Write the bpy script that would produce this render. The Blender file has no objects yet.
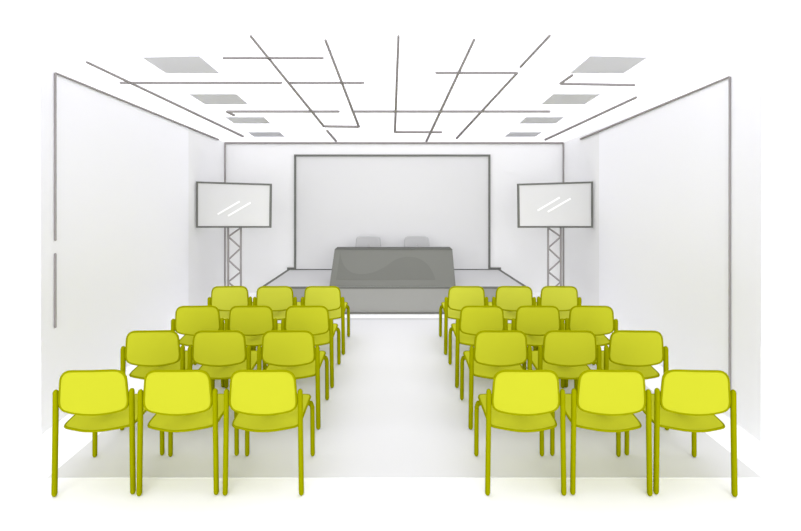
import bpy, math
from mathutils import Vector

C = bpy.context.scene.collection
SUN_E, SUN_A, SUN_EL, WORLD, ZENITH, EXPO, REAR = 2.4, 60, 17, 0.75, 1.5, 0.46, 0.15
SKYCOL = (.985, .98, 1.045, 1)
F, CX, HY, CH = 490.0, 394.5, 186.0, 1.97      # focal length (px), principal point, camera height


def lin(h):
    out = []
    for i in (0, 2, 4):
        c = int(h[i:i + 2], 16) / 255
        out.append(c / 12.92 if c <= 0.04045 else ((c + 0.055) / 1.055) ** 2.4)
    return out


def mat(name, h, k=1.0, rough=1.0):
    m = bpy.data.materials.new(name)
    m.use_nodes = True
    b = m.node_tree.nodes['Principled BSDF']
    c = [min(0.98, v * k) for v in lin(h)]
    b.inputs['Base Color'].default_value = (*c, 1)
    b.inputs['Roughness'].default_value = rough
    b.inputs['Specular IOR Level'].default_value = 0.0
    return m


M = dict(
    yellow=mat('yellow_fabric', 'd8db34', 0.66),
    olive=mat('olive_tube', 'a4a700', 0.68),
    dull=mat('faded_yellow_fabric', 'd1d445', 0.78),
    line=mat('grey_line', '928e8d', 1.12),
    linedark=mat('grey_joint', '6a6664', 0.65),
    frame=mat('dark_grey_frame', '7f807b', 0.78),
    panel=mat('ceiling_panel_grey', 'd4d4da', 1.08),
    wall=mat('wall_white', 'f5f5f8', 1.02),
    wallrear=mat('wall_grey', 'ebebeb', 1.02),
    screen=mat('screen_cloth', 'e8e8e8', 0.84),
    tv=mat('tv_glass', 'e8e8e8', 0.86),
    white=mat('glare_white', 'ffffff', 1.0),
    carpet=mat('carpet_grey', 'f2f2f2', 0.8),
    carpetedge=mat('carpet_edge', 'ebebeb', 0.73),
    floor=mat('floor_white', 'ffffff', 1.0),
    stagetop=mat('stage_top', 'cccccc', 0.93),
    stagefront=mat('stage_front', 'aeaeaa', 0.75),
    desk=mat('desk_cloth', '8e8f89', 0.66),
    wave=mat('desk_wave', '878882', 0.66),
    desktop=mat('desk_top', '7a7b76', 0.72),
    greychair=mat('grey_chair', 'cbcbcb', 0.78),
)
# ceiling made translucent so that sky light fills the room evenly
m = bpy.data.materials.new('ceiling_translucent')
m.use_nodes = True
nt = m.node_tree
nt.nodes.remove(nt.nodes['Principled BSDF'])
tr = nt.nodes.new('ShaderNodeBsdfTranslucent')
tr.inputs['Color'].default_value = (1, 1, 1, 1)
nt.links.new(tr.outputs[0], nt.nodes['Material Output'].inputs['Surface'])
M['ceiling'] = m


# ------------------------------------------------------------------ mesh helpers
class MB:
    def __init__(self):
        self.v, self.f, self.mi, self.sm = [], [], [], []

    def add(self, verts, faces, mi=0, smooth=False):
        o = len(self.v)
        self.v += [tuple(p) for p in verts]
        for f in faces:
            self.f.append(tuple(i + o for i in f))
            self.mi.append(mi)
            self.sm.append(smooth)

    def hexa(self, p, mi=0):
        # p: 4 corners of one face, then the 4 matching corners of the opposite face
        self.add(p, [(3, 2, 1, 0), (4, 5, 6, 7), (0, 1, 5, 4), (1, 2, 6, 5), (2, 3, 7, 6), (3, 0, 4, 7)], mi)

    def box(self, a, b, mi=0):
        x0, y0, z0 = a
        x1, y1, z1 = b
        self.hexa([(x0, y0, z0), (x1, y0, z0), (x1, y1, z0), (x0, y1, z0),
                   (x0, y0, z1), (x1, y0, z1), (x1, y1, z1), (x0, y1, z1)], mi)

    def tube(self, pts, r, mi=0, seg=12, closed=False, cap=True):
        pts = [Vector(p) for p in pts]
        n = len(pts)
        rr = list(r) if isinstance(r, (list, tuple)) else [r] * n
        if not closed and cap:             # rounded ends
            d0 = (pts[0] - pts[1]).normalized()
            d1 = (pts[-1] - pts[-2]).normalized()
            a, b, ra, rb = pts[0], pts[-1], rr[0], rr[-1]
            pts = [a, a - d0 * ra * .35, a - d0 * ra] + pts[1:-1] + [b - d1 * rb, b - d1 * rb * .35, b]
            rr = [ra * .35, ra * .78, ra] + rr[1:-1] + [rb, rb * .78, rb * .35]
            n = len(pts)
        ref = None
        rings = []
        for i in range(n):
            if closed:
                t = (pts[(i + 1) % n] - pts[i - 1]).normalized()
            else:
                t = (pts[min(i + 1, n - 1)] - pts[max(i - 1, 0)]).normalized()
            if ref is None:
                ref = Vector((0, 0, 1)) if abs(t.z) < .9 else Vector((1, 0, 0))
            u = (ref - t * ref.dot(t)).normalized()
            ref = u
            w = t.cross(u)
            rings.append([pts[i] + (u * math.cos(2 * math.pi * k / seg) + w * math.sin(2 * math.pi * k / seg)) * rr[i]
                          for k in range(seg)])
        vs = [p for ring in rings for p in ring]
        fs = []
        for i in range(n if closed else n - 1):
            j = (i + 1) % n
            for k in range(seg):
                l = (k + 1) % seg
                fs.append((i * seg + k, i * seg + l, j * seg + l, j * seg + k))
        self.add(vs, fs, mi, True)
        if not closed:
            self.add(rings[0], [tuple(reversed(range(seg)))], mi)
            self.add(rings[-1], [tuple(range(seg))], mi)

    def build(self, name, mats, parent=None, loc=(0, 0, 0)):
        me = bpy.data.meshes.new(name)
        me.from_pydata(self.v, [], self.f)
        for mm in (mats if isinstance(mats, (list, tuple)) else [mats]):
            me.materials.append(mm)
        for p, mi, s in zip(me.polygons, self.mi, self.sm):
            p.material_index = mi
            p.use_smooth = s
        import bmesh
        bm = bmesh.new()
        bm.from_mesh(me)
        bmesh.ops.recalc_face_normals(bm, faces=bm.faces)
        bm.to_mesh(me)
        bm.free()
        o = bpy.data.objects.new(name, me)
        C.objects.link(o)
        o.location = loc
        if parent:
            o.parent = parent
        return o


def tag(o, label, cat=None, group=None, kind=None):
    o['label'] = label
    if cat:
        o['category'] = cat
    if group:
        o['group'] = group
    if kind:
        o['kind'] = kind
    return o


def thing(name, label, cat, loc=(0, 0, 0), rz=0, group=None):
    o = bpy.data.objects.new(name, None)
    o.empty_display_size = .1
    C.objects.link(o)
    o.location = loc
    o.rotation_euler = (0, 0, rz)
    return tag(o, label, cat, group)


def copy_tree(o, parent=None):
    c = o.copy()
    C.objects.link(c)
    if parent:
        c.parent = parent
    for ch in list(o.children):
        copy_tree(ch, c)
    return c


def at(u, v, y):
    """the point at depth y that the photograph shows at pixel (u, v)"""
    return Vector(((u - CX) / F * y, y, CH - (v - HY) / F * y))


def spline(pts, n=5):
    P = [Vector(p) for p in pts]
    out = []
    for i in range(len(P) - 1):
        p0, p1, p2, p3 = P[max(i - 1, 0)], P[i], P[i + 1], P[min(i + 2, len(P) - 1)]
        for k in range(n):
            t = k / n
            out.append(.5 * ((2 * p1) + (p2 - p0) * t + (2 * p0 - 5 * p1 + 4 * p2 - p3) * t * t
                             + (3 * p1 - p0 - 3 * p2 + p3) * t ** 3))
    out.append(P[-1])
    return out


# ------------------------------------------------------------------ room
YB = 9.06                                              # back wall
LF, LB = Vector((-2.797, 3.877)), Vector((-3.141, YB))  # left wall, front and rear end on the floor
RF, RB = Vector((2.820, 3.770)), Vector((3.130, YB))
CZ0, CS = 2.917, (2.785 - 2.917) / (YB - 3.83)         # the ceiling slopes down towards the stage


def ceil_z(y):
    return CZ0 + CS * (y - 3.83)


mb = MB()
mb.box((-4.5, -1.5, -.06), (4.5, YB + .1, 0))
tag(mb.build('floor', M['floor']), 'plain white floor running out past the walls', 'floor', kind='structure')

mb = MB()
ya, yb, w = 3.1, YB + .1, 3.3
mb.hexa([(-w, ya, ceil_z(ya)), (w, ya, ceil_z(ya)), (w, yb, ceil_z(yb)), (-w, yb, ceil_z(yb)),
         (-w, ya, ceil_z(ya) + .0), (w, ya, ceil_z(ya) + .0), (w, yb, ceil_z(yb) + .0), (-w, yb, ceil_z(yb) + .0)])
mb.f, mb.mi, mb.sm = mb.f[:1], mb.mi[:1], mb.sm[:1]    # a single translucent sheet
mb.v = mb.v[:4]
tag(mb.build('ceiling', M['ceiling']), 'white ceiling made translucent to pass sky light, above the rows of chairs', 'ceiling', kind='structure')


def on_wall(u, A, B):
    """depth at which the sight line of column u meets the wall A-B"""
    k = (u - CX) / F
    d = B - A
    t = (k * A.y - A.x) / (d.x - k * d.y)
    return A + d * t


def wall_piece(name, A, B, za, zb, material, label, chamfer):
    d = (B - A).normalized()
    n = Vector((-d.y, d.x))
    if n.x * A.x < 0:
        n = -n
    A2, B2 = A + n * .06 + d * chamfer, B + n * .06
    m_ = MB()
    m_.hexa([(A.x, A.y, 0), (B.x, B.y, 0), (B2.x, B2.y, 0), (A2.x, A2.y, 0),
             (A.x, A.y, za), (B.x, B.y, zb), (B2.x, B2.y, zb), (A2.x, A2.y, za)])
    return tag(m_.build(name, material), label, 'wall', kind='structure')


for nm, A, B, u, zf in (('left', LF, LB, 188.5, CH + 120 * 3.877 / F), ('right', RF, RB, 599, CH + 122 * 3.77 / F)):
    P = on_wall(u, A, B)
    zb = 2.785
    zm = zf + (zb - zf) * (P.y - A.y) / (B.y - A.y)
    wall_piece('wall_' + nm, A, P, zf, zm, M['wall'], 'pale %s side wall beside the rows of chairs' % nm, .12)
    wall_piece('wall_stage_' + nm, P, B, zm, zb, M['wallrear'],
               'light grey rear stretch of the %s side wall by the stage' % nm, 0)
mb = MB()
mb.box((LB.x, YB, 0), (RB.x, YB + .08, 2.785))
tag(mb.build('wall_back', M['wallrear']), 'light grey back wall behind the stage', 'wall', kind='structure')


# thin grey lines: round rods fixed to ceiling and walls
ntrim = [0]
PX = 2.6


def hit_ceiling(u, v):
    # z = CZ0 + CS*(y-3.83) and z = CH - (v-HY)/F*y
    y = (CZ0 - CS * 3.83 - CH) / (-(v - HY) / F - CS)
    return at(u, v, y)


def trim(m_, label):
    ntrim[0] += 1
    return tag(m_.build('trim_%d' % ntrim[0], [M['line'], M['linedark']]), label, 'trim', kind='structure')


def rod(m_, pts, mi=0, px=PX):
    m_.tube(pts, [p.y / F * px / 2 for p in pts], mi, 10)


def ceiling_line(pix, label, joints=()):
    m_ = MB()
    for a, b in zip(pix, pix[1:]):
        P, Q = hit_ceiling(a[0], a[1] - 1.1), hit_ceiling(b[0], b[1] - 1.1)
        for p in (P, Q):
            p.z -= p.y / F * PX / 2
        rod(m_, [P, Q])
    for (u, v, du, dv) in joints:                      # dark joint where two lines cross
        P, Q = hit_ceiling(u - du, v - dv - 1.1), hit_ceiling(u + du, v + dv - 1.1)
        for p in (P, Q):
            p.z -= p.y / F * PX / 2
        m_.tube([P, Q], [p.y / F * 2.6 / 2 for p in (P, Q)], 1, 10, cap=False)
    return trim(m_, label)


def cross(p, q, r, s):
    d1x, d1y, d2x, d2y = q[0] - p[0], q[1] - p[1], s[0] - r[0], s[1] - r[1]
    den = d1x * d2y - d1y * d2x
    if abs(den) < 1e-9:
        return None
    t = ((r[0] - p[0]) * d2y - (r[1] - p[1]) * d2x) / den
    w_ = ((r[0] - p[0]) * d1y - (r[1] - p[1]) * d1x) / den
    if .02 < t < .98 and .02 < w_ < .98:
        L = math.hypot(d2x, d2y)
        k = 1.25
        return (p[0] + d1x * t, p[1] + d1y * t, d2x / L * k, d2y / L * k)


LINES = [
    ([(86.5, 61.8), (243.2, 136.2)], 'long grey ceiling line running beside the left wall towards the stage'),
    ([(119.6, 82.6), (282.2, 82.6)], 'grey ceiling line running across, above the left light panels'),
    ([(222.5, 57.9), (323.8, 57.9)], 'short grey cross line on the ceiling beside the nearest left light panel'),
    ([(250.4, 35.6), (323.8, 126.1), (358.9, 126.6), (325.4, 39.8)], 'grey ceiling line bent into an open trough shape, left of centre'),
    ([(327, 130.4), (336.2, 141)], 'very short slanted grey ceiling line next to the back wall'),
    ([(288.8, 82.6), (364.4, 82.6)], 'short grey cross line on the ceiling inside the bent trough line'),
    ([(234.5, 115.2), (226.4, 111.3), (339.7, 111.3)], 'grey ceiling cross line with a hooked left end, near the third left light panel'),
    ([(351.4, 111.3), (550.5, 111.3)], 'longest grey cross line on the ceiling, right of centre'),
    ([(398.5, 35.6), (394.9, 131.8), (442.3, 132)], 'grey L-shaped ceiling line in the middle of the room'),
    ([(474.4, 39), (426.4, 141)], 'straight slanted grey ceiling line just right of the L-shaped one'),
    ([(435.2, 72.6), (517.3, 72.6), (456.6, 138.1)], 'grey ceiling line bent like a seven, right of centre'),
    ([(520.2, 67), (550.2, 35)], 'slanted short grey ceiling line at the nearest edge on the right'),
    ([(572.6, 74.7), (560, 83.6), (635.2, 84.9)], 'grey ceiling line with a hooked end below the nearest right light panel'),
    ([(636.5, 97), (545, 139.6)], 'grey ceiling line running beside the right wall towards the stage'),
]
segs = [(i, a, b) for i, (p, _) in enumerate(LINES) for a, b in zip(p, p[1:])]
jl = {}
for x in range(len(segs)):
    for y in range(x + 1, len(segs)):
        if segs[x][0] != segs[y][0]:
            c_ = cross(segs[x][1], segs[x][2], segs[y][1], segs[y][2])
            if c_:
                jl.setdefault(segs[y][0], []).append(c_)
for i, (p, lab) in enumerate(LINES):
    ceiling_line(p, lab, jl.get(i, ()))


def wall_line(pix, A, B, label):
    m_ = MB()
    for a, b in zip(pix, pix[1:]):
        Q = []
        for (u, v) in (a, b):
            u += 1 if u > CX else -1
            y = on_wall(u, A, B).y
            p = at(u, v, y)
            p.x += (-1 if p.x > 0 else 1) * y / F * 1.05
            Q.append(p)
        rod(m_, Q, 0, 2.1)
    return trim(m_, label)


wall_line([(55.3, 241), (55.3, 72.8), (218.6, 139.4)], LF, LB, 'grey line framing the top and near end of the left wall')
wall_line([(55.3, 253), (55.3, 328)], LF, LB, 'separate lower piece of the upright grey line on the left wall')
wall_line([(729.8, 408), (729.8, 76.6), (580.4, 139)], RF, RB, 'grey line framing the top and near end of the right wall')
m_ = MB()
yl = YB - .017
a, b, c, d = at(224.6, 300, yl), at(224.6, 142.9, yl), at(563.7, 142.9, yl), at(563.7, 300, yl)
a.z = d.z = .02
for p, q in ((a, b), (b, c), (c, d)):
    rod(m_, [p, q], 0, 2.2)
trim(m_, 'grey line framing the back wall at its top and both corners')

# ceiling light panels
PAN = [
    ([(143, 57.3), (198.8, 56), (218.9, 72.8), (166.5, 72.8)], 'nearest, largest'),
    ([(189.7, 94), (236, 94), (247.8, 103.9), (205.3, 103.9)], 'second nearest'),
    ([(225.7, 117), (263.4, 117), (270.2, 123.3), (234.5, 123.3)], 'third nearest'),
    ([(247.8, 132), (279.3, 132), (284.8, 136.6), (254.6, 136.6)], 'farthest, smallest'),
]
for side in ('left', 'right'):
    for pix, which in PAN:
        pp = [hit_ceiling(u if side == 'left' else 2 * CX + .6 - u, v) for u, v in pix]
        ctr = sum(pp, Vector()) / 4
        t = thing('ceiling_light', '%s grey light panel in the %s row on the ceiling' % (which, side), 'ceiling light',
                  (ctr.x, ctr.y, ctr.z), 0, 'ceiling light panels')
        q = [p - ctr for p in pp]
        th = .004

        def ringp(k, z):
            return [Vector((p.x * k, p.y * k, p.z * k + z)) for p in q]
        m_ = MB()
        o_, i_ = ringp(1.02, -.001), ringp(.93, -.001)
        o2, i2 = ringp(1.02, -th), ringp(.93, -th)
        for k in range(4):
            l = (k + 1) % 4
            m_.hexa([o_[k], o_[l], i_[l], i_[k], o2[k], o2[l], i2[l], i2[k]])
        m_.build('frame', M['panel'], t)
        m_ = MB()
        m_.hexa(ringp(.93, -.001) + ringp(.93, -th * .8))
        m_.build('diffuser', M['panel'], t)

# ------------------------------------------------------------------ carpet
mb = MB()
x0, x1, y0, y1 = -2.343, 2.48, 3.306, 7.31
mb.box((x0, y0, 0), (x1, y1 - .12, .002))
crp = tag(mb.build('carpet', M['carpet']), 'pale grey carpet under the rows of yellow chairs', 'carpet')
mb = MB()
mb.box((x0, y1 - .12, 0), (x1, y1, .002))
tag(mb.build('border', M['carpetedge'], crp), 'slightly darker edge band nearest the stage')

# ------------------------------------------------------------------ stage
SZ, SY0, SY1 = .421, 7.55, 9.045
f0, f1 = (261.6 - CX) / F * SY0, (527 - CX) / F * SY0
b0, b1 = (287 - CX) / F * SY1, (501 - CX) / F * SY1
st = thing('stage', 'low grey stage platform against the back wall', 'stage', (0, SY0, 0))


def stage_pts(z):
    return [Vector((f0, 0, z)), Vector((f1, 0, z)), Vector((b1, SY1 - SY0, z)), Vector((b0, SY1 - SY0, z))]


mb = MB()
mb.hexa(stage_pts(0) + stage_pts(SZ - .03))
tag(mb.build('base', M['stagefront'], st), 'medium grey front and sides')
mb = MB()
mb.hexa(stage_pts(SZ - .03) + stage_pts(SZ))
tag(mb.build('deck', M['stagetop'], st), 'light grey walking surface')
mb = MB()
P = stage_pts(SZ)
mb.box((f0, -.006, SZ - .034), (f1, 0, SZ + .001))
for p, q, s_ in ((P[0], P[3], 1), (P[1], P[2], -1)):
    w = Vector((s_ * .055, 0, 0))
    u_ = Vector((0, 0, .0015))
    mb.hexa([p, p + w, q + w, q, p + u_, p + w + u_, q + w + u_, q + u_])
tag(mb.build('edge_strip', M['frame'], st), 'dark grey rim around the deck')
mb = MB()
mb.box((f0, -.02, 0), (f1, 0, .027))
tag(mb.build('base_strip', M['frame'], st), 'dark grey strip along the floor')

mb = MB()
mb.box((b0, YB - .014, SZ + .002), (b1, YB - .001, SZ + .044))
tag(mb.build('baseboard_back', M['frame']), 'dark grey skirting where the stage meets the back wall', 'trim', kind='structure')

# projection screen
ys = YB - .03
sc = thing('projection_screen', 'large pale grey projection screen in a dark frame on the back wall', 'screen',
           (0, ys, SZ))
a, b = at(295.2, 155.5, ys), at(489.3, 270, ys)
zt, zb_ = a.z - SZ, .02
mb = MB()
mb.box((a.x, 0, zb_), (b.x, .02, zt))
mb.build('screen_cloth', M['screen'], sc)
mb = MB()
w = .018
mb.box((a.x - w, -.02, zb_), (a.x + w, .025, zt + w))
mb.box((b.x - w, -.02, zb_), (b.x + w, .025, zt + w))
mb.box((a.x - w, -.021, zt - w), (b.x + w, .025, zt + w))
tag(mb.build('frame', M['frame'], sc), 'dark grey frame')

# desk with a leaning front
DY = 7.56
dk = thing('speaker_desk', 'dark grey speaker desk with a leaning front on the stage', 'desk', (0, DY, SZ + .0016))
bl, br = at(329.4, 285.6, DY), at(455.6, 285.6, DY)
tl, tr_ = at(334.6, 249.8, 7.9), at(452.4, 249.8, 7.9)
base = Vector((0, DY, SZ))
bl, br, tl, tr_ = (p - base for p in (bl, br, tl, tr_))
bl.z = br.z = 0
bt = Vector((0, .03, 0))
mb = MB()
mb.hexa([bl, br, tr_, tl, bl + bt, br + bt, tr_ + bt, tl + bt])
mb.build('front_panel', M['desk'], dk)
DD = .30
for p0_, p1_ in ((bl, tl), (br, tr_)):
    s = .025 if p0_.x < 0 else -.025
    sv = Vector((s, 0, 0))
    q0, q1 = p0_ + Vector((0, .46, 0)), p1_ + Vector((0, DD, 0))
    mb = MB()
    mb.hexa([p0_ + bt, q0, q1, p1_ + bt, p0_ + bt + sv, q0 + sv, q1 + sv, p1_ + bt + sv])
    mb.build('side_panel', M['desk'], dk)
mb = MB()
zt = tl.z
pr = [(tl.x, -.006), (tr_.x, -.006), (tr_.x - .012, DD), (tl.x + .012, DD)]
mb.hexa([Vector((x, tl.y + y, zt)) for x, y in pr] + [Vector((x, tl.y + y, zt + .008)) for x, y in pr])
tag(mb.build('desk_top', M['desktop'], dk), 'darker grey table top')
# wave motif, a thin layer lying on the leaning front
nrm = (br - bl).cross(tl - bl).normalized()
if nrm.y > 0:
    nrm = -nrm


def on_front(px, py):
    u, v = 320 + px * .18844, 230 + py * .18832
    o, dvec = Vector((0, -DY, CH - SZ)), Vector(((u - CX) / F, 1, -(v - HY) / F))
    t = (bl - o).dot(nrm) / dvec.dot(nrm)
    return o + dvec * t


top = spline([(108, 112, 0), (113, 150, 0), (130, 192, 0), (165, 224, 0), (220, 235, 0), (285, 224, 0), (345, 196, 0), (390, 164, 0),
              (432, 147, 0), (480, 143, 0), (530, 154, 0), (575, 189, 0), (600, 230, 0), (612, 264, 0)], 4)
mb = MB()
n = len(top)
lo, hi = [], []
for i, p in enumerate(top):
    t = i / (n - 1)
    hi.append(on_front(p.x, p.y))
    lo.append(on_front(85 + (612 - 85) * ((p.x - 108) / 504), 265))
for i in range(n - 1):
    q = [lo[i], lo[i + 1], hi[i + 1], hi[i]]
    mb.add(q + [p + nrm * .002 for p in q], [(4, 5, 6, 7), (0, 1, 5, 4), (2, 3, 7, 6)])
tag(mb.build('wave_motif', M['wave'], dk), 'slightly darker wave shape on the front')

# ------------------------------------------------------------------ chairs
BACK = [(0, .7975), (.07, .7975), (.130, .7965), (.160, .791), (.184, .776), (.198, .752), (.203, .725), (.2075, .665), (.2105, .62),
        (.2115, .595), (.206, .566), (.190, .547), (.160, .535), (.10, .524), (.05, .519), (0, .517)]
SEAT = [(0, .455), (.10, .455), (.19, .454), (.214, .446), (.225, .424), (.226, .395), (.223, .25), (.221, .14), (.219, .092),
        (.214, .064), (.203, .045), (.18, .031), (.12, .009), (.06, -.008), (0, -.014)]


def cushion(prof, place, t0, t1, bulge):
    """closed pad from a half outline; place(x, s, t) puts it in space, t is the thickness direction"""
    pr = spline([(x, s, 0) for x, s in prof], 4)
    m_ = MB()
    K = 10
    ctr = sum(p.y for p in pr) / len(pr)
    layers = [(t0, .965), (t0 + (t1 - t0) * .25, 1), (t0 + (t1 - t0) * .75, 1), (t1, .965)]

    def grid(t, k_):
        rows = []
        for p in pr:
            rows.append([place(p.x * k_ * (2 * j / K - 1), ctr + (p.y - ctr) * k_, t) for j in range(K + 1)])
        return rows
    G = [grid(t, k_) for t, k_ in layers]
    for gi in (0, 3):
        vs = [v for row in G[gi] for v in row]
        fs = []
        for i in range(len(pr) - 1):
            for j in range(K):
                fs.append((i * (K + 1) + j, i * (K + 1) + j + 1, (i + 1) * (K + 1) + j + 1, (i + 1) * (K + 1) + j))
        m_.add(vs, fs, 0, False)
    loops = [[row[-1] for row in g] + [row[0] for row in reversed(g)][1:-1] for g in G]
    n_ = len(loops[0])
    for a_, b_ in zip(loops, loops[1:]):
        m_.add(a_ + b_, [(i, (i + 1) % n_, n_ + (i + 1) % n_, n_ + i) for i in range(n_)], 0, True)
    return m_


def outline(prof, place, t):
    pr = spline([(x, s, 0) for x, s in prof], 4)
    right = [place(p.x, p.y, t) for p in pr]
    left = [place(-p.x, p.y, t) for p in reversed(pr)][1:-1]
    return right + left


def make_chair(label, group, fab, tube, pipe, k=1.0, sx=1.0, sz=1.0, depth=1.0, top=.676):
    t = thing('conference_chair', label, 'chair', group=group)

    def back_place(x, s, d):
        # slightly dished backrest that leans a little to the rear
        return Vector((x * sx, -.004 - .035 * (s - .65) + d - .012 * (x / .21) ** 2 * -1, s * sz))

    def seat_place(x, s, d):
        return Vector((x * sx, s * depth if s > 0 else s, (.405 + .030 * s / .45 + d) * sz))
    b_ = cushion(BACK, back_place, -.014, .014, 0).build('backrest', fab, t)
    m_ = MB()
    m_.tube(outline(BACK, back_place, -.010), .0072 * k, 0, 8, closed=True)
    tag(m_.build('piping', pipe, b_), 'darker outline around the pad')
    s_ = cushion(SEAT, seat_place, .002, .016, 0).build('seat', fab, t)
    m_ = MB()
    m_.tube(outline(SEAT, seat_place, .010), .0072 * k, 0, 8, closed=True)
    tag(m_.build('piping', pipe, s_), 'darker outline around the pad')
    r_ = .0162 * k
    g = depth
    for s in (-1, 1):
        m_ = MB()
        m_.tube([(s * .2345 * sx, 0, top * sz), (s * .2365 * sx, 0, .45 * sz), (s * .2425 * sx, 0, 0)], r_, 0, 12)
        m_.build('leg', tube, t)
        m_ = MB()
        e = .45 * g - .45
        pts = spline([(s * .221 * sx, .405 + e, .402 * sz), (s * .228 * sx, .430 + e, .396 * sz), (s * .235 * sx, .445 + e, .365 * sz),
                      (s * .237 * sx, .450 + e, .32 * sz), (s * .239 * sx, .452 + e, 0)], 4)
        m_.tube(pts, r_ * .97, 0, 12)
        m_.build('leg', tube, t)
    m_ = MB()                                          # bar under the seat that joins the front legs
    m_.tube([(-.224 * sx, .40 * g, .405 * sz), (.224 * sx, .40 * g, .405 * sz)], .011, 0, 10)
    m_.build('cross_bar', tube, t)
    m_ = MB()                                          # curved bar from the backrest down to the seat
    m_.tube(spline([(0, .022, .64 * sz), (0, .035, .58 * sz), (0, .09, .53 * sz), (0, .20 * g, .46 * sz), (0, .26 * g, .432 * sz)], 4),
            .014, 0, 10)
    m_.build('back_support', tube, t)
    return t


ROWS = [
    (3.119, (93.9, 177.9, 263.3), 1.04, 1.0, 'the nearest row'),
    (3.964, (153.0, 219.4, 288.4), 1.17, 1.2, 'the second nearest row'),
    (4.779, (197.7, 251.3, 307.2), 1.24, 1.38, 'the third nearest row'),
    (5.712, (229.9, 275.0, 322.6), 1.32, 1.52, 'the row closest to the stage'),
]
POS = ('wall end', 'middle seat', 'aisle end')
for ri, (y, us, k, dep, rowname) in enumerate(ROWS):
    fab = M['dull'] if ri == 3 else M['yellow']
    proto = None
    for side in ('left', 'right'):
        for pi, u in enumerate(us):
            lab = 'yellow padded chair at the %s of %s, %s block' % (POS[pi], rowname, side)
            if POS[pi] == 'middle seat':
                lab = 'yellow padded chair in the middle of %s, %s block' % (rowname, side)
            if proto is None:
                o = proto = make_chair(lab, 'yellow chairs facing the stage', fab, M['olive'], M['olive'], k, depth=dep)
            else:
                o = copy_tree(proto)
                o['label'] = lab
            uu = u if side == 'left' else 2 * CX - u
            o.location = ((uu - CX) / F * y, y, .002)
            o.rotation_euler.z = math.radians((3, 1.5, 0)[pi] * (1 if side == 'left' else -1))

g0 = None
for u, lab in ((368.3, 'grey chair behind the left half of the speaker desk'),
               (416.7, 'grey chair behind the right half of the speaker desk')):
    y = 8.62
    if g0 is None:
        o = g0 = make_chair(lab, 'grey chairs on the stage', M['greychair'], M['greychair'], M['greychair'], 1.0, 1.03, .825, top=.5)
    else:
        o = copy_tree(g0)
        o['label'] = lab
    o.location = ((u - CX) / F * y, y, SZ + .0016)
    o.rotation_euler = (0, 0, math.pi)

# ------------------------------------------------------------------ televisions on truss stands
YT = 7.45


def mirror(u, on):
    return 2 * CX - u if on else u


for side in ('left', 'right'):
    R = side == 'right'
    ys_ = YT + .16
    xa, xb = sorted(((mirror(228.2, R) - CX) / F * ys_, (mirror(240.9, R) - CX) / F * ys_))
    xc = (xa + xb) / 2
    st_ = thing('truss_stand', 'grey lattice truss stand holding up the %s television' % side, 'stand', (xc, ys_, 0),
                group='truss stands')
    ztop = CH - (215 - HY) / F * ys_
    hw = (xb - xa) / 2
    for s in (-1, 1):
        m_ = MB()
        m_.tube([(s * hw, 0, .02), (s * hw, 0, ztop)], .0155, 0, 12)
        m_.build('upright', M['line'], st_)
    pz = [227.7 - 11.3, 227.7, 236.7, 248, 259.9, 271.7, 282.0, 293, 304]
    for i, (va, vb) in enumerate(zip(pz, pz[1:])):
        za, zb = CH - (va - HY) / F * ys_, CH - (vb - HY) / F * ys_
        sa = (1 if i % 2 else -1) * (-1 if R else 1)
        m_ = MB()
        m_.tube([(sa * hw, 0, za), (-sa * hw, 0, zb)], .0135, 0, 10)
        m_.build('brace', M['line'], st_)
    m_ = MB()
    m_.box((-.26, -.22, .001), (.26, .22, .025))
    m_.build('base_plate', M['line'], st_)

    # the television itself
    pix = [(197.1, 182.3), (270.7, 184.6), (270.1, 226.9), (197.1, 226.9)]      # TL TR BR BL of the frame's middle line
    if R:
        pix = [(mirror(u, 1), v) for u, v in pix]
        pix = [pix[1], pix[0], pix[3], pix[2]]
    pp = [at(u, v, YT) for u, v in pix]
    ctr = sum(pp, Vector()) / 4
    org = Vector((ctr.x, YT, pp[2].z))
    q = [p - org for p in pp]
    tv = thing('television', 'wide pale television with a dark frame on the %s truss stand' % side, 'television', org,
               group='televisions beside the stage')
    mid = sum(q, Vector()) / 4
    w = .0138

    def off(p, d, y_):
        return Vector((p.x + math.copysign(1, p.x - mid.x) * d, y_, p.z + math.copysign(1, p.z - mid.z) * d))
    m_ = MB()
    for i in range(4):
        a_, b_ = q[i], q[(i + 1) % 4]
        m_.hexa([off(a_, w, -.008), off(b_, w, -.008), off(b_, -w, -.008), off(a_, -w, -.008),
                 off(a_, w, .03), off(b_, w, .03), off(b_, -w, .03), off(a_, -w, .03)])
    tag(m_.build('frame', M['frame'], tv), 'dark grey frame')
    m_ = MB()
    m_.hexa([off(p, -w, 0) for p in q] + [off(p, -w, .02) for p in q])
    pane = tag(m_.build('screen', M['tv'], tv), 'pale grey screen')
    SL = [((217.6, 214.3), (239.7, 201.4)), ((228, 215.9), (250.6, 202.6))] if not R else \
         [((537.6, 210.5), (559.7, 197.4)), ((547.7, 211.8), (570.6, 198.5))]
    for a_, b_ in SL:  # glare on the screen, painted as thin white strips
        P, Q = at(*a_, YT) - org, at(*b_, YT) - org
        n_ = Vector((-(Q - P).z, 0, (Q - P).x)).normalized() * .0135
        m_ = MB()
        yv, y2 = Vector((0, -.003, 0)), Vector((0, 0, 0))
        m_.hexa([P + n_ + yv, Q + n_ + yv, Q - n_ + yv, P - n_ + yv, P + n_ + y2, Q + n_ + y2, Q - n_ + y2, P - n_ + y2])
        tag(m_.build('glare_streak', M['white'], pane), 'white slanted glare painted on the screen')
    m_ = MB()
    m_.hexa([off(p, -.03, .02) for p in q] + [off(p, -.12, .075) for p in q])
    m_.build('back_cover', M['frame'], tv)
    m_ = MB()
    mx = xc - org.x
    m_.box((mx - .16, .076, .12), (mx + .16, .142, .30))
    m_.build('mount', M['frame'], tv)

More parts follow.
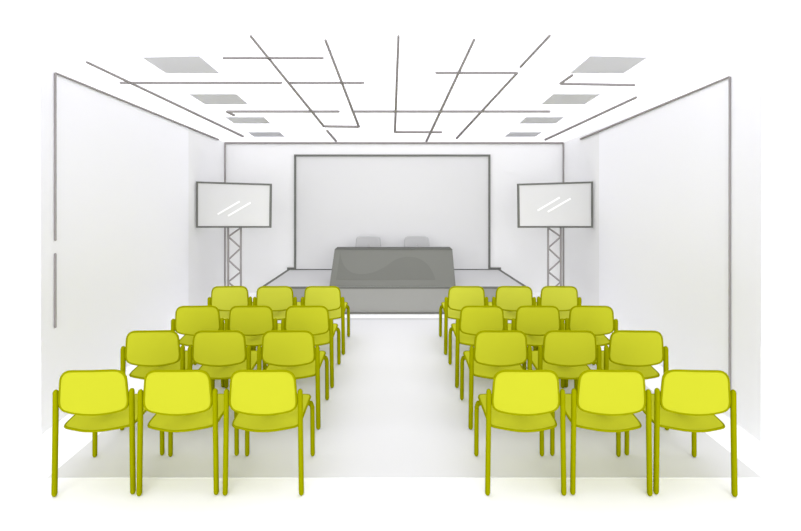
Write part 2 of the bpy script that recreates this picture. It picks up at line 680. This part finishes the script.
# ------------------------------------------------------------------ sky, added sun and camera
wd = bpy.data.worlds.new('sky')
bpy.context.scene.world = wd
wd.use_nodes = True
bg = wd.node_tree.nodes['Background']
wn = wd.node_tree                                      # made-up sky, boosted overhead to brighten the room
tc = wn.nodes.new('ShaderNodeTexCoord')
sx_ = wn.nodes.new('ShaderNodeSeparateXYZ')
mr = wn.nodes.new('ShaderNodeMapRange')
mr.inputs['From Min'].default_value = .25
mr.inputs['From Max'].default_value = .9
mr.inputs['To Min'].default_value = WORLD
mr.inputs['To Max'].default_value = ZENITH
wn.links.new(tc.outputs['Generated'], sx_.inputs[0])
wn.links.new(sx_.outputs['Z'], mr.inputs['Value'])
m2 = wn.nodes.new('ShaderNodeMapRange')                # and dimmed behind the camera to even out the chair rows
m2.inputs['From Min'].default_value = -.7
m2.inputs['From Max'].default_value = .1
m2.inputs['To Min'].default_value = REAR
m2.inputs['To Max'].default_value = 1
wn.links.new(sx_.outputs['Y'], m2.inputs['Value'])
mu = wn.nodes.new('ShaderNodeMath')
mu.operation = 'MULTIPLY'
wn.links.new(mr.outputs['Result'], mu.inputs[0])
wn.links.new(m2.outputs['Result'], mu.inputs[1])
wn.links.new(mu.outputs[0], bg.inputs['Strength'])
bg.inputs['Color'].default_value = SKYCOL

sun = bpy.data.lights.new('fill_sun', 'SUN')
sun.energy = SUN_E  # broad soft sun added behind the camera to brighten the back of the room
sun.angle = math.radians(SUN_A)
so = bpy.data.objects.new('fill_sun', sun)
C.objects.link(so)
so.location = (0, -6, 4)
so.rotation_euler = (math.radians(90 - SUN_EL), 0, 0)
cy = bpy.context.scene.cycles
cy.max_bounces = 32
cy.diffuse_bounces = 32
cy.transmission_bounces = 32

cam = bpy.data.cameras.new('camera')
cam.sensor_width = 36
cam.sensor_fit = 'HORIZONTAL'
cam.lens = F / 801 * 36
cam.shift_x = (400.5 - CX) / 801
cam.shift_y = -(265.5 - HY) / 801
co = bpy.data.objects.new('camera', cam)
C.objects.link(co)
co.location = (0, 0, CH)
co.rotation_euler = (math.pi / 2, 0, 0)
bpy.context.scene.camera = co
vs = bpy.context.scene.view_settings
vs.view_transform = 'Standard'
vs.look = 'None'
vs.gamma = 1
vs.use_curve_mapping = False
vs.exposure = EXPO
